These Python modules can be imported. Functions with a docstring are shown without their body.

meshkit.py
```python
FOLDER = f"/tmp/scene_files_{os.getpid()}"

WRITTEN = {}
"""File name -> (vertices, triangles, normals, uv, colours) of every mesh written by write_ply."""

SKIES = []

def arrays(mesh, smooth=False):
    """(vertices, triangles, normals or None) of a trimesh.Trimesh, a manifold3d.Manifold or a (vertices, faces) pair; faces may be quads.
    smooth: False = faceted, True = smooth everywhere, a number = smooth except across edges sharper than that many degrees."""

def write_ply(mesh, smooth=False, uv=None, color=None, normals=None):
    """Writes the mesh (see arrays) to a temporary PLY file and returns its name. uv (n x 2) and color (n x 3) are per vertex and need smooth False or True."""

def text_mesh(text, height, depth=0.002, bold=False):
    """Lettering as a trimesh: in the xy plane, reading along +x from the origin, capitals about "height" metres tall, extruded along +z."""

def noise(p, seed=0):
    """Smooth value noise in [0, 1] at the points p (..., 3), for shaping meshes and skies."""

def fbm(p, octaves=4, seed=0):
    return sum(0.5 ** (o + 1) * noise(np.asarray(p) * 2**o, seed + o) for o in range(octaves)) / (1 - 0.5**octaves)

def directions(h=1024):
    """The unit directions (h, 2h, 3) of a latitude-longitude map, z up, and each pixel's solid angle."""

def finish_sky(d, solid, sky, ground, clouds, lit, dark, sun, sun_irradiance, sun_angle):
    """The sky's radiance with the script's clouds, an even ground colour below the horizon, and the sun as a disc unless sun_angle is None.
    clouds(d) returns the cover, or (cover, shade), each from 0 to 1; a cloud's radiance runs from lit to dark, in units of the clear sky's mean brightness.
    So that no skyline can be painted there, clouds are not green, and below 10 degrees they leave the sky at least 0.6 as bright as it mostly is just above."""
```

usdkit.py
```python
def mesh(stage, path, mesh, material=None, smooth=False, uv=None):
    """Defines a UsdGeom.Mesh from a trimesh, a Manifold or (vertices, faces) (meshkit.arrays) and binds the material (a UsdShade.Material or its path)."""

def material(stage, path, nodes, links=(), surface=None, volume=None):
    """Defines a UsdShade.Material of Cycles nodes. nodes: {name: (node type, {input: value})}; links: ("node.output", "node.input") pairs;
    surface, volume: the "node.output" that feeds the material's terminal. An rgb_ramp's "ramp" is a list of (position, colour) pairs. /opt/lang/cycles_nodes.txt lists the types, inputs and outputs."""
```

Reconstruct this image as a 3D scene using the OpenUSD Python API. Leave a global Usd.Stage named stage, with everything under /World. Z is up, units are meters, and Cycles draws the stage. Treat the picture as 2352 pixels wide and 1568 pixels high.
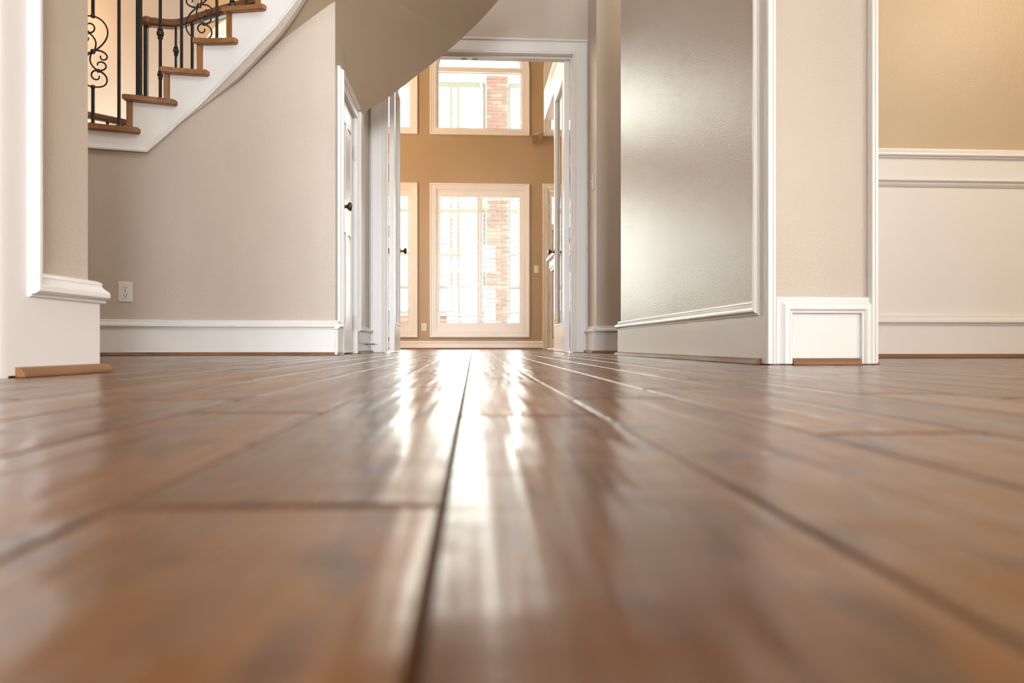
import math, random
import numpy as np, trimesh, usdkit
from pxr import Usd, UsdGeom, UsdLux, UsdShade, Gf, Sdf
from shapely.geometry import Polygon, Point, box as sbox
from shapely.ops import unary_union
from scipy.interpolate import PchipInterpolator

stage = Usd.Stage.CreateInMemory()
UsdGeom.SetStageUpAxis(stage, 'Z'); UsdGeom.SetStageMetersPerUnit(stage, 1.0)
UsdGeom.Xform.Define(stage, '/World')
rng = random.Random(11)

# ------------------------------------------------------------------ camera, sky, lights
CAM_H = 0.0626                                   # a camera set down on the floor
cam = UsdGeom.Camera.Define(stage, '/World/camera')
cam.AddTransformOp().Set(Gf.Matrix4d().SetRotate(Gf.Rotation(Gf.Vec3d(1, 0, 0), 90)) * Gf.Matrix4d().SetTranslate(Gf.Vec3d(0, 0, CAM_H)))
cam.CreateFocalLengthAttr(27.0); cam.CreateHorizontalApertureAttr(36.0); cam.CreateVerticalApertureAttr(24.0)
cam.CreateVerticalApertureOffsetAttr(0.1225)
cam.CreateFStopAttr(5.6); cam.CreateFocusDistanceAttr(4.4)
cam.CreateClippingRangeAttr((0.02, 1000.0))
cam.CreateExposureAttr(0.0)

sky = UsdLux.DomeLight.Define(stage, '/World/sky')
sky.CreateColorAttr((1.0, 1.0, 0.94)); sky.CreateIntensityAttr(4.3)

def rect_light(name, pos, aim, w, h, inten, col):
    l = UsdLux.RectLight.Define(stage, '/World/' + name)
    z = np.array(pos, float) - np.array(aim, float); z /= np.linalg.norm(z)      # a RectLight shines along its -z
    up = np.array([0, 0, 1.0]) if abs(z[2]) < .95 else np.array([0, 1.0, 0])
    x = np.cross(up, z); x /= np.linalg.norm(x); y = np.cross(z, x)
    m = Gf.Matrix4d(*x, 0, *y, 0, *z, 0, *map(float, pos), 1)
    l.AddTransformOp().Set(m)
    l.CreateWidthAttr(w); l.CreateHeightAttr(h); l.CreateIntensityAttr(inten); l.CreateColorAttr(col)
    return l

def sphere_light(name, pos, r, inten, col):
    l = UsdLux.SphereLight.Define(stage, '/World/' + name)
    l.AddTranslateOp().Set(Gf.Vec3d(*pos)); l.CreateRadiusAttr(r); l.CreateIntensityAttr(inten); l.CreateColorAttr(col)
    return l

DAY = (0.92, 0.985, 1.05); WARM = (1.0, 0.62, 0.30); WARM2 = (1.0, 0.74, 0.48)
# unseen daylight panels behind the camera, placed and sized for what they light
rect_light('unseen_door_daylight', (0.85, -9.65, 1.4), (0.85, 0, 1.4), 2.1, 2.2, 34.0, DAY)  # outside the unseen door opening, lights the faces turned toward the camera
rect_light('unseen_upper_daylight', (0.85, -9.65, 3.8), (0.85, 0, 3.6), 2.1, 1.2, 12.0, DAY)  # unseen, over the door panel, the same front light from higher up
rect_light('unseen_right_front_daylight', (3.4, -9.65, 1.5), (3.4, 0, 1.5), 2.4, 2.2, 48.0, DAY)  # unseen, set far right so its light reaches the wall under the stair
rect_light('unseen_dining_light_panel', (3.75, -1.97, 1.5), (3.75, 0, 1.5), 1.6, 1.7, 10.0, (1.0, 0.94, 0.83))  # unseen; no window opening behind it, placed to light the dining wainscot
# lamps out of view; kind, place and strength chosen for the light they give
sphere_light('unseen_hall_lamp', (-0.1, 2.75, 3.8), 0.22, 42.0, (0.96, 0.985, 1.0))  # out of view overhead, placed to brighten the stair side of the hall
sphere_light('unseen_side_hall_lamp', (1.6, 5.3, 3.0), 0.15, 35.0, (1.0, 0.88, 0.72))  # out of view past the partition, lights the side hall and niche wall
sphere_light('unseen_living_lamp_left', (-3.3, 8.8, 2.7), 0.20, 138.0, (1.0, 0.59, 0.27))  # hidden behind the stair, warms the living room end wall from the left
sphere_light('unseen_living_lamp_right', (1.75, 9.0, 2.7), 0.15, 56.0, (1.0, 0.59, 0.27))  # hidden behind the partition, warms the right of the living room
sphere_light('unseen_dining_lamp', (3.2, 2.2, 2.3), 0.2, 44.0, (1.0, 0.80, 0.58))  # out of view to the right, placed to warm the wainscot wall
sphere_light('unseen_stair_lamp', (-3.75, 6.45, 1.9), 0.10, 120.0, (1.0, 0.96, 0.87))  # hidden by the nearest wall end, placed to whiten the landing wall
sphere_light('unseen_stair_warm_lamp', (-4.2, 6.7, 3.3), 0.12, 26.0, (1.0, 0.58, 0.26))  # hidden as well, placed to turn the upper landing wall orange

# ------------------------------------------------------------------ materials
LOOK = '/World/Looks/'
UsdGeom.Scope.Define(stage, '/World/Looks')
def srgb(r, g, b):
    return tuple(((c / 255) / 12.92 if c / 255 < .04045 else ((c / 255 + .055) / 1.055) ** 2.4) for c in (r, g, b))

def paint(name, col, rough, bump=0.0, scale=110.0, spec=0.5, var=0.03):
    a = tuple(min(1, c * (1 + var)) for c in col); b = tuple(c * (1 - var) for c in col)
    nodes = {'g': ('geometry', {}), 'n': ('noise_texture', {'scale': 1.7, 'detail': 3.0}),
             'r': ('rgb_ramp', {'ramp': [(0.3, b), (0.7, a)]}),
             'p': ('principled_bsdf', {'roughness': rough, 'specular_ior_level': spec})}
    links = [('g.position', 'n.vector'), ('n.fac', 'r.fac'), ('r.color', 'p.base_color')]
    if bump:
        nodes['o'] = ('noise_texture', {'scale': scale, 'detail': 2.0, 'roughness': 0.55})
        nodes['b'] = ('bump', {'strength': bump, 'distance': 0.004})
        links += [('g.position', 'o.vector'), ('o.fac', 'b.height'), ('b.normal', 'p.normal')]
    return usdkit.material(stage, LOOK + name, nodes, links, surface='p.BSDF')

M = {}
M['tan'] = paint('tan_wall_paint', (0.58, 0.50, 0.418), 0.35, 0.32, 150)
M['gold'] = paint('golden_tan_paint', (0.45, 0.335, 0.205), 0.42, 0.2, 150)
M['dining'] = paint('warm_tan_paint', (0.56, 0.44, 0.29), 0.38, 0.3, 150)
M['soffit'] = paint('tan_flat_paint', (0.54, 0.415, 0.29), 0.6, 0.15, 130)
M['trim'] = paint('white_semigloss', (0.85, 0.84, 0.825), 0.30, 0, var=0.01)
M['ceiling'] = paint('white_ceiling', (0.78, 0.76, 0.73), 0.8, 0.2, 60)
M['plastic'] = paint('white_plastic', (0.80, 0.78, 0.73), 0.35, 0, var=0.005)
M['dark'] = paint('dark_gap', (0.02, 0.016, 0.013), 0.9)
M['beige_box'] = paint('beige_speaker', (0.50, 0.38, 0.25), 0.55)
M['grille'] = paint('brown_grille', (0.24, 0.16, 0.09), 0.8)
M['concrete'] = paint('pale_concrete', (0.55, 0.53, 0.50), 0.85, 0.3, 20)
M['screen'] = paint('grey_green_metal', (0.22, 0.25, 0.235), 0.5)
M['mortar'] = paint('mortar', (0.52, 0.51, 0.50), 0.95)
BR = [paint('brick_' + c, k, 0.9, 0.3, 60, var=0.12) for c, k in
      (('red', (0.26, 0.165, 0.15)), ('rose', (0.32, 0.225, 0.205)), ('brown', (0.23, 0.165, 0.155)))]
for nm, col, rg, metal in (('iron', (0.020, 0.017, 0.016), 0.42, 0.0), ('bronze', (0.20, 0.155, 0.115), 0.30, 1.0),
                           ('steel', (0.55, 0.54, 0.52), 0.28, 1.0), ('brass', (0.60, 0.43, 0.18), 0.35, 1.0)):
    M[nm] = usdkit.material(stage, LOOK + nm, {'p': ('principled_bsdf', {'base_color': col, 'roughness': rg, 'metallic': metal})}, surface='p.BSDF')
M['pane'] = usdkit.material(stage, LOOK + 'window_glass', {'f': ('fresnel', {'IOR': 1.45}), 't': ('transparent_bsdf', {'color': (0.97, 0.985, 0.975)}),
            'g': ('glossy_bsdf', {'color': (1, 1, 1), 'roughness': 0.0}), 'm': ('mix_closure', {})},
            [('f.fac', 'm.fac'), ('t.BSDF', 'm.closure1'), ('g.BSDF', 'm.closure2')], surface='m.closure')

PL_ANG = math.radians(2.9)
def wood(name, light, mid, dark, rough, loc, scrape=0.0, grain_axis='y', coarse=1.0, rot=0.0, spec=0.5, knots=True):
    st = {'y': (26, 1.6, 26), 'x': (1.6, 26, 26), 'z': (26, 26, 1.6)}[grain_axis]
    st = tuple(s * coarse for s in st)
    low = tuple(s * .22 for s in st)
    n = {'g': ('geometry', {}), 'rz': ('vector_rotate', {'rotate_type': 'z_axis', 'angle': -rot}),
         'mp': ('mapping', {'location': loc, 'scale': st}), 'n1': ('noise_texture', {'scale': 1.0, 'detail': 6.0, 'roughness': 0.62, 'distortion': 0.9}),
         'ml': ('mapping', {'location': tuple(v + 3.3 for v in loc), 'scale': low}), 'n2': ('noise_texture', {'scale': 1.0, 'detail': 3.0, 'distortion': 1.6}),
         'r': ('rgb_ramp', {'ramp': [(0.28, dark), (0.46, mid), (0.72, light)]}),
         'r2': ('rgb_ramp', {'ramp': [(0.30, dark), (0.52, mid), (0.75, light)]}),
         'mx': ('mix_color', {'blend_type': 'mix', 'fac': 0.5}),
         'rr': ('map_range', {'from_min': 0.3, 'from_max': 0.7, 'to_min': rough - .05, 'to_max': rough + .07}),
         'p': ('principled_bsdf', {'specular_ior_level': spec})}
    l = [('g.position', 'rz.vector'), ('rz.vector', 'mp.vector'), ('rz.vector', 'ml.vector'), ('mp.vector', 'n1.vector'), ('ml.vector', 'n2.vector'),
         ('n1.fac', 'r.fac'), ('n2.fac', 'r2.fac'), ('r.color', 'mx.a'), ('r2.color', 'mx.b'), ('n1.fac', 'rr.value'), ('rr.result', 'p.roughness')]
    base = 'mx.result'
    if scrape:
        n['mk'] = ('mapping', {'location': tuple(v * 1.7 for v in loc), 'scale': (30, 13, 30)})
        n['nk'] = ('noise_texture', {'scale': 1.0, 'detail': 1.0})
        n['rk'] = ('rgb_ramp', {'ramp': [(0.56, (1, 1, 1)), (0.68, (0.40, 0.32, 0.25))]})
        n['mu'] = ('mix_color', {'blend_type': 'multiply', 'fac': 0.9})
        l += [('rz.vector', 'mk.vector'), ('mk.vector', 'nk.vector'), ('nk.fac', 'rk.fac'), (base, 'mu.a'), ('rk.color', 'mu.b')]
        base = 'mu.result'
        # hand scraped: shallow scallops across the board, longer waves along it, and fine grain
        n['ms'] = ('mapping', {'location': loc, 'scale': (9, 26, 9)})
        n['ns'] = ('noise_texture', {'scale': 1.0, 'detail': 1.0, 'roughness': 0.4})
        n['mw'] = ('mapping', {'location': tuple(v * 2.1 for v in loc), 'scale': (44, 2.6, 44)})
        n['nw'] = ('noise_texture', {'scale': 1.0, 'detail': 1.0})
        n['a1'] = ('math', {'math_type': 'multiply_add', 'value2': 0.6})
        n['b'] = ('bump', {'strength': scrape, 'distance': 0.0026})
        n['b2'] = ('bump', {'strength': 0.08, 'distance': 0.0008})
        l += [('rz.vector', 'ms.vector'), ('ms.vector', 'ns.vector'), ('rz.vector', 'mw.vector'), ('mw.vector', 'nw.vector'), ('ns.fac', 'a1.value1'), ('nw.fac', 'a1.value3'),
              ('a1.value', 'b.height'), ('n1.fac', 'b2.height'), ('b.normal', 'b2.normal'), ('b2.normal', 'p.normal')]
    else:
        n['b'] = ('bump', {'strength': 0.2, 'distance': 0.001})
        l += [('n1.fac', 'b.height'), ('b.normal', 'p.normal')]
    l.append((base, 'p.base_color'))
    return usdkit.material(stage, LOOK + name, n, l, surface='p.BSDF')

PLANK = [wood('hickory_plank_%s' % c, lt, md, dk, 0.22, lc, 0.7, 'y', 1.0, PL_ANG, 0.8) for c, lt, md, dk, lc in (
    ('amber', (0.2197, 0.0813, 0.0095), (0.1432, 0.0476, 0.0055), (0.0628, 0.0197, 0.0024), (0, 0, 0)),
    ('russet', (0.1994, 0.0678, 0.0082), (0.1330, 0.0415, 0.0050), (0.0536, 0.0166, 0.0021), (4.1, 7.7, 0)),
    ('brown', (0.1792, 0.0678, 0.0091), (0.1128, 0.0399, 0.0053), (0.0462, 0.0166, 0.0022), (9.3, 2.2, 0)),
    ('honey', (0.2391, 0.0950, 0.0118), (0.1598, 0.0573, 0.0068), (0.0768, 0.0250, 0.0031), (2.7, 13.1, 0)))]
M['oak_x'] = wood('honey_oak', (0.40, 0.20, 0.075), (0.29, 0.128, 0.043), (0.13, 0.052, 0.018), 0.33, (1, 2, 3), 0, 'x', 1.6)
M['oak_z'] = wood('honey_oak_riser', (0.40, 0.20, 0.075), (0.29, 0.128, 0.043), (0.13, 0.052, 0.018), 0.33, (5, 1, 2), 0, 'z', 1.6)
M['rail'] = wood('dark_oak_rail', (0.27, 0.115, 0.036), (0.17, 0.065, 0.020), (0.07, 0.026, 0.010), 0.25, (3, 8, 1), 0, 'x', 1.4)
M['shoe_x'] = wood('oak_shoe', (0.33, 0.165, 0.068), (0.22, 0.098, 0.038), (0.085, 0.035, 0.015), 0.5, (2, 6, 4), 0, 'x', 1.7)
M['shoe_y'] = wood('oak_shoe_long', (0.33, 0.165, 0.068), (0.22, 0.098, 0.038), (0.085, 0.035, 0.015), 0.5, (7, 3, 4), 0, 'y', 1.7)

# ------------------------------------------------------------------ prims
def numbered(path):
    p, k = path, 1
    while stage.GetPrimAtPath(p):
        p = '%s_%03d' % (path, k); k += 1
    return p
def tag(prim, label=None, cat=None, group=None, kind=None):
    for k, v in (('label', label), ('category', cat), ('group', group), ('kind', kind)):
        if v: prim.SetCustomDataByKey(k, v)
    return prim
def thing(name, label=None, cat=None, group=None, kind=None, loc=(0, 0, 0), rz=0):
    x = UsdGeom.Xform.Define(stage, numbered('/World/' + name))
    if any(loc): x.AddTranslateOp().Set(Gf.Vec3d(*loc))
    if rz: x.AddRotateZOp().Set(math.degrees(rz))
    return tag(x.GetPrim(), label, cat, group, kind)
def obj(name, mesh, mat, parent=None, smooth=30, label=None, kind=None):
    base = parent.GetPath().pathString if parent else '/World'
    if isinstance(mesh, list): mesh = trimesh.util.concatenate(mesh)
    m = usdkit.mesh(stage, numbered(base + '/' + name), mesh, M[mat] if isinstance(mat, str) else mat, smooth)
    return tag(m.GetPrim(), label, kind=kind)
def struct(name, label, cat):
    return thing(name, label, cat, kind='structure')
def dup(root, label, loc=(0, 0, 0), rz=0):
    was = root.GetCustomData()
    name = root.GetName()
    r = thing(name, label, was.get('category'), was.get('group'), was.get('kind'))
    r.GetReferences().AddInternalReference(root.GetPath()); r.SetInstanceable(True)
    x = UsdGeom.Xformable(r); x.ClearXformOpOrder(); x.AddTranslateOp().Set(Gf.Vec3d(*loc)); x.AddRotateZOp().Set(math.degrees(rz))
    return r

# ------------------------------------------------------------------ shapes
def fixed(v, f):
    m = trimesh.Trimesh(np.asarray(v, float), np.asarray(f, int), process=False)
    if m.volume < 0: m.invert()
    return m
class Frame:
    """A wall's plane: u runs along d, z up, b out of the wall along n."""
    def __init__(s, p, d, side):
        s.o = np.array([p[0], p[1], p[2] if len(p) > 2 else 0.0]); d = np.array([d[0], d[1], 0.0]); s.d = d / np.linalg.norm(d)
        s.n = side * np.array([s.d[1], -s.d[0], 0.0])                 # side +1: to the right of d
        s.z = np.array([0, 0, 1.0])
    def at(s, u, z, b=0.0): return s.o + u * s.d + z * s.z + b * s.n
    def map(s, v): return s.o + v[:, :1] * s.d + v[:, 1:2] * s.z + v[:, 2:3] * s.n
    def put(s, m):
        """A mesh whose x, y, z are u, z and b."""
        return fixed(s.map(np.asarray(m.vertices)), m.faces)
def extrude(poly, t):
    ps = list(getattr(poly, 'geoms', [poly]))
    return trimesh.util.concatenate([trimesh.creation.extrude_polygon(p, t, engine='earcut') for p in ps])
def panel(fr, poly, b0, b1):
    m = extrude(poly, b1 - b0); m.apply_translation((0, 0, b0))
    return fr.put(m)
def cbox(lo, hi, bev=0.0):
    lo, hi = np.minimum(lo, hi).astype(float), np.maximum(lo, hi).astype(float)
    if not bev: return trimesh.creation.box(bounds=[lo, hi])
    bev = min(bev, .45 * (hi - lo).min()); pts = []
    for k in range(3):
        for s in np.ndindex(2, 2, 2):
            p = np.where(np.array(s) == 1, hi, lo); q = np.where(np.array(s) == 1, hi - bev, lo + bev); r = q.copy(); r[k] = p[k]; pts.append(r)
    return trimesh.convex.convex_hull(np.array(pts))
def fbox(fr, u0, u1, z0, z1, b0, b1, bev=0.002):
    return fr.put(cbox((u0, z0, b0), (u1, z1, b1), bev))
def frustum(fr, u0, u1, z0, z1, b0, b1, ins):
    v = [(u0, z0, b0), (u1, z0, b0), (u1, z1, b0), (u0, z1, b0), (u0 + ins, z0 + ins, b1), (u1 - ins, z0 + ins, b1), (u1 - ins, z1 - ins, b1), (u0 + ins, z1 - ins, b1)]
    return fr.put(trimesh.convex.convex_hull(np.array(v)))
def sweep(path, prof, to3, closed=False):
    """prof (a, b): a to the left of the path in its plane, b out of the plane; mitred corners. to3 maps (x, y, b) rows to the world."""
    p = np.array(path, float); n = len(p); off = []
    for i in range(n):
        d0 = p[i] - p[i - 1] if (i > 0 or closed) else p[1] - p[0]
        d1 = p[(i + 1) % n] - p[i] if (i < n - 1 or closed) else p[-1] - p[-2]
        d0 = d0 / np.linalg.norm(d0); d1 = d1 / np.linalg.norm(d1)
        n0, n1 = np.array([-d0[1], d0[0]]), np.array([-d1[1], d1[0]])
        m = n0 + n1; m = m / np.linalg.norm(m); off.append(m / max(.2, m @ n0))
    off = np.array(off); prof = np.array(prof, float); k = len(prof)
    v = np.concatenate([np.column_stack([p + off * a, np.full(n, b)]) for a, b in prof])        # index j*n+i
    f = []
    for j in range(k):
        j2 = (j + 1) % k
        for i in range(n if closed else n - 1):
            i2 = (i + 1) % n
            f += [(j * n + i, j * n + i2, j2 * n + i2), (j * n + i, j2 * n + i2, j2 * n + i)]
    if not closed:
        vv, ff = trimesh.creation.triangulate_polygon(Polygon(prof), engine='earcut')
        idx = [int(np.argmin(((prof - q) ** 2).sum(1))) for q in vv]
        for t in ff:
            a, b, c = (idx[x] for x in t)
            f += [(a * n, c * n, b * n), (a * n + n - 1, b * n + n - 1, c * n + n - 1)]
    return fixed(to3(v), f)
def wsweep(fr, path, prof, closed=False): return sweep(path, prof, fr.map, closed)
def psweep(path, prof, z0=0.0):
    """In plan: the path is (x, y), a to its left, b up from z0."""
    return sweep(path, prof, lambda v: np.column_stack([v[:, 0], v[:, 1], v[:, 2] + z0]))
def tube(pts, r, sides=8, square=False):
    p = np.asarray(pts, float); t = np.gradient(p, axis=0); t /= np.linalg.norm(t, axis=1, keepdims=True) + 1e-12
    ref = np.array([0, 1.0, 0.13]); a = np.cross(t, ref); a /= np.linalg.norm(a, axis=1, keepdims=True) + 1e-12
    b = np.cross(t, a); ang = np.arange(sides) * 2 * np.pi / sides + (np.pi / 4 if square else 0)
    r = np.broadcast_to(r, (len(p),))[:, None, None] * (1.414 if square else 1)
    v = p[:, None] + r * (np.cos(ang)[None, :, None] * a[:, None] + np.sin(ang)[None, :, None] * b[:, None])
    n = len(p); f = []
    for i in range(n - 1):
        for j in range(sides):
            q = (i * sides + j, i * sides + (j + 1) % sides, (i + 1) * sides + (j + 1) % sides, (i + 1) * sides + j)
            f += [(q[0], q[1], q[2]), (q[0], q[2], q[3])]
    v = v.reshape(-1, 3); v = np.vstack([v, p[:1], p[-1:]]); c0, c1 = len(v) - 2, len(v) - 1
    for j in range(sides):
        f += [(c0, (j + 1) % sides, j), (c1, (n - 1) * sides + j, (n - 1) * sides + (j + 1) % sides)]
    return fixed(v, f)
def spline(pts, n=40):
    p = np.asarray(pts, float); s = np.concatenate([[0], np.cumsum(np.linalg.norm(np.diff(p, axis=0), axis=1))])
    from scipy.interpolate import CubicSpline
    return CubicSpline(s, p)(np.linspace(0, s[-1], n))
def lathe(profile, axis, origin, sections=24):
    m = trimesh.creation.revolve(np.array(profile, float), sections=sections)
    z = np.array(axis, float); z /= np.linalg.norm(z)
    m.apply_transform(trimesh.geometry.align_vectors([0, 0, 1], z)); m.apply_translation(origin)
    return m

CAP = [(0, 0), (0, .024), (.003, .026), (.006, .025), (.008, .031), (.013, .036), (.020, .0365), (.026, .034), (.031, .026), (.036, .0195), (.041, .016), (.0425, .018), (.048, .0165), (.050, .010), (.052, .007), (.052, 0)]
QUARTER = [(0, 0)] + [(.019 * math.sin(t), .019 * math.cos(t)) for t in np.linspace(0, math.pi / 2, 8)]     # (a = up, b = out)
BASE_H, CAP_Z = 0.21, 0.158
def shoe(fr, u0, u1, parent, mat, b=0.02):
    prof = [(a + .001, bb + b) for a, bb in QUARTER]
    return obj('shoe_moulding', wsweep(fr, [(u0, 0), (u1, 0)], prof), mat, parent, label='stained wood quarter-round at the floor')
def base_run(fr, u0, u1, parent, mat, cap=True, shoe_span=None):
    obj('board', fbox(fr, u0, u1, 0.004, CAP_Z + .004, 0, .02), 'trim', parent)
    if cap: obj('cap_moulding', wsweep(fr, [(u0, CAP_Z), (u1, CAP_Z)], CAP), 'trim', parent)
    s = shoe_span or (u0, u1)
    shoe(fr, s[0], s[1], parent, mat)

A = math.radians(3.5); U = (math.cos(A), math.sin(A)); V = (-math.sin(A), math.cos(A))
def hall(lat, dist): return (lat * U[0] + dist * V[0], lat * U[1] + dist * V[1])
def wall(name, label, pts, z0, z1, mat='tan'):
    s = struct(name, label, 'wall')
    obj('surface', trimesh.creation.extrude_polygon(Polygon(pts), z1 - z0, engine='earcut').apply_translation((0, 0, z0)), mat, s)
    return s
HI = 5.6
# ================================================================== FLOOR
floor = struct('floor', 'hand-scraped brown hardwood plank floor running toward the windows', 'floor')
obj('subfloor', trimesh.creation.box(bounds=[(-4.75, -9.5, -.06), (4.95, 12.1, -.0045)]), 'dark', floor)
PW = 0.127
xs_ = np.array([.0004, .0023, .022, .0635, .105, .1247, .1266]); zs_ = np.array([-.0040, -.0007, -.0001, .0002, -.0001, -.0007, -.0040])
def plank_mesh(x0, y0, y1):
    e = .0055
    ys = [(y0 + .0003, -.0042), (y0 + e, 0), ((y0 + y1) / 2, 0), (y1 - e, 0), (y1 - .0003, -.0042)]
    v = [(x0 + x, y, min(z, zz + (0 if zz else 0)) if zz == 0 else min(z, zz)) for y, zz in ys for x, z in zip(xs_, zs_)]
    f = []
    for r in range(4):
        for c in range(6):
            a = r * 7 + c; f += [(a, a + 1, a + 8), (a, a + 8, a + 7)]
    n = len(v)
    v += [(x0 + xs_[0], ys[0][0], -.006), (x0 + xs_[6], ys[0][0], -.006), (x0 + xs_[6], ys[4][0], -.006), (x0 + xs_[0], ys[4][0], -.006)]
    f += [(0, n, n + 1), (0, n + 1, 6), (6, n + 1, n + 2), (6, n + 2, 34), (34, n + 2, n + 3), (34, n + 3, 28), (28, n + 3, n), (28, n, 0)]
    return trimesh.Trimesh(v, f, process=False)
known = {-1: [.302], 0: [.677], 2: [.531], -2: [.722], 1: [1.35]}
prng = random.Random(5); planks = []
ca, sa = math.cos(PL_ANG), math.sin(PL_ANG)
def plank_world(v):
    v = np.asarray(v, float); return np.column_stack([v[:, 0] * ca - v[:, 1] * sa, v[:, 0] * sa + v[:, 1] * ca, v[:, 2]])
def seen_area(x0, y0, y1):
    q = [];
    for x, y in ((x0, max(y0, .13)), (x0 + PW, max(y0, .13)), (x0 + PW, y1), (x0, y1)):
        X, Y = x * ca - y * sa, x * sa + y * ca
        if Y < .1: return 0
        q.append((1176 + 1764 * X / Y, 792 + 1764 * CAM_H / Y))
    return Polygon(q).intersection(sbox(0, 700, 2352, 1568)).area if Polygon(q).is_valid else 0
for row in range(-38, 43):
    x0 = -.012 + PW * row
    cuts = sorted(known.get(row, [prng.uniform(.1, 1.1)]))
    y = cuts[0]
    while y > -9.5: y -= prng.uniform(.45, 1.25); cuts.append(y)
    y = max(cuts)
    while y < 12.3: y += prng.uniform(.45, 1.25); cuts.append(y)
    cuts.sort()
    for a, b in zip(cuts, cuts[1:]):
        if b < -9.3 or a > 12.0: continue
        planks.append((seen_area(x0, a, b), x0, a, b, prng.randrange(4)))
planks.sort(key=lambda t: -t[0])
rest = []
for i, (ar, x0, a, b, k) in enumerate(planks):
    m = plank_mesh(x0, a, b); m.vertices = plank_world(m.vertices)
    if i < 300: obj('plank', m, PLANK[k], floor, smooth=35)
    else: rest.append((k, m))
for k in range(4):
    obj('plank_field', [m for kk, m in rest if kk == k], PLANK[k], floor, smooth=35, kind='stuff', label='more of the same planks farther off')

# ================================================================== SHELL
unseen_wall_front = struct('unseen_wall_front', 'unseen entrance wall behind the camera with openings placed to let daylight in', 'wall')  # out of view; distance and openings chosen for the daylight reaching the hall
ff = Frame((0, -9.45), (1, 0), -1)
obj('surface', panel(ff, Polygon([(-4.75, 0), (4.95, 0), (4.95, HI), (-4.75, HI)],
    [list(sbox(*b).exterior.coords) for b in ((-.2, .3, 1.9, 2.5), (-.2, 3.2, 1.9, 4.4), (2.2, .4, 4.6, 2.6))]), -.15, 0), 'tan', unseen_wall_front)
for u in (.35, 1.35): obj('mullion', fbox(ff, u - .04, u + .04, .3, 2.5, -.12, .02), 'trim', unseen_wall_front)
for u0, u1, z in ((-.2, 1.9, 3.8), (2.2, 4.6, 1.5)): obj('mullion', fbox(ff, u0, u1, z - .02, z + .02, -.1, 0), 'trim', unseen_wall_front)
wall('added_blocking_wall', 'added wall out of view that keeps the right front daylight off the column', [(1.30, -2.1), (4.8, -2.1), (4.8, -2.0), (1.30, -2.0)], 0, HI)  # added blocker, shades the column from the right front daylight panel
wall('wall_left', 'long outer tan wall of the study and stair hall', [(-4.6, -9.5), (-4.6, 7.4), (-4.75, 7.4), (-4.75, -9.5)], 0, HI)
wall('wall_right', 'outer tan wall of the dining room', [(4.8, -9.5), (4.8, 6.4), (4.95, 6.4), (4.95, -9.5)], 0, HI)
cl = struct('ceiling', 'flat white ceiling high over the entrance hall', 'ceiling')
obj('surface', trimesh.creation.box(bounds=[(-4.75, -9.6, HI), (4.95, 7.6, HI + .1)]), 'ceiling', cl)
cl2 = struct('ceiling', 'flat white ceiling high over the living room', 'ceiling')
obj('surface', trimesh.creation.box(bounds=[(-6.2, 7.6, 6.0), (3.2, 12.2, 6.1)]), 'ceiling', cl2)
obj('drop', trimesh.creation.box(bounds=[(-6.2, 7.55, HI + .1), (3.2, 7.6, 6.0)]), 'ceiling', cl2)

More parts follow.
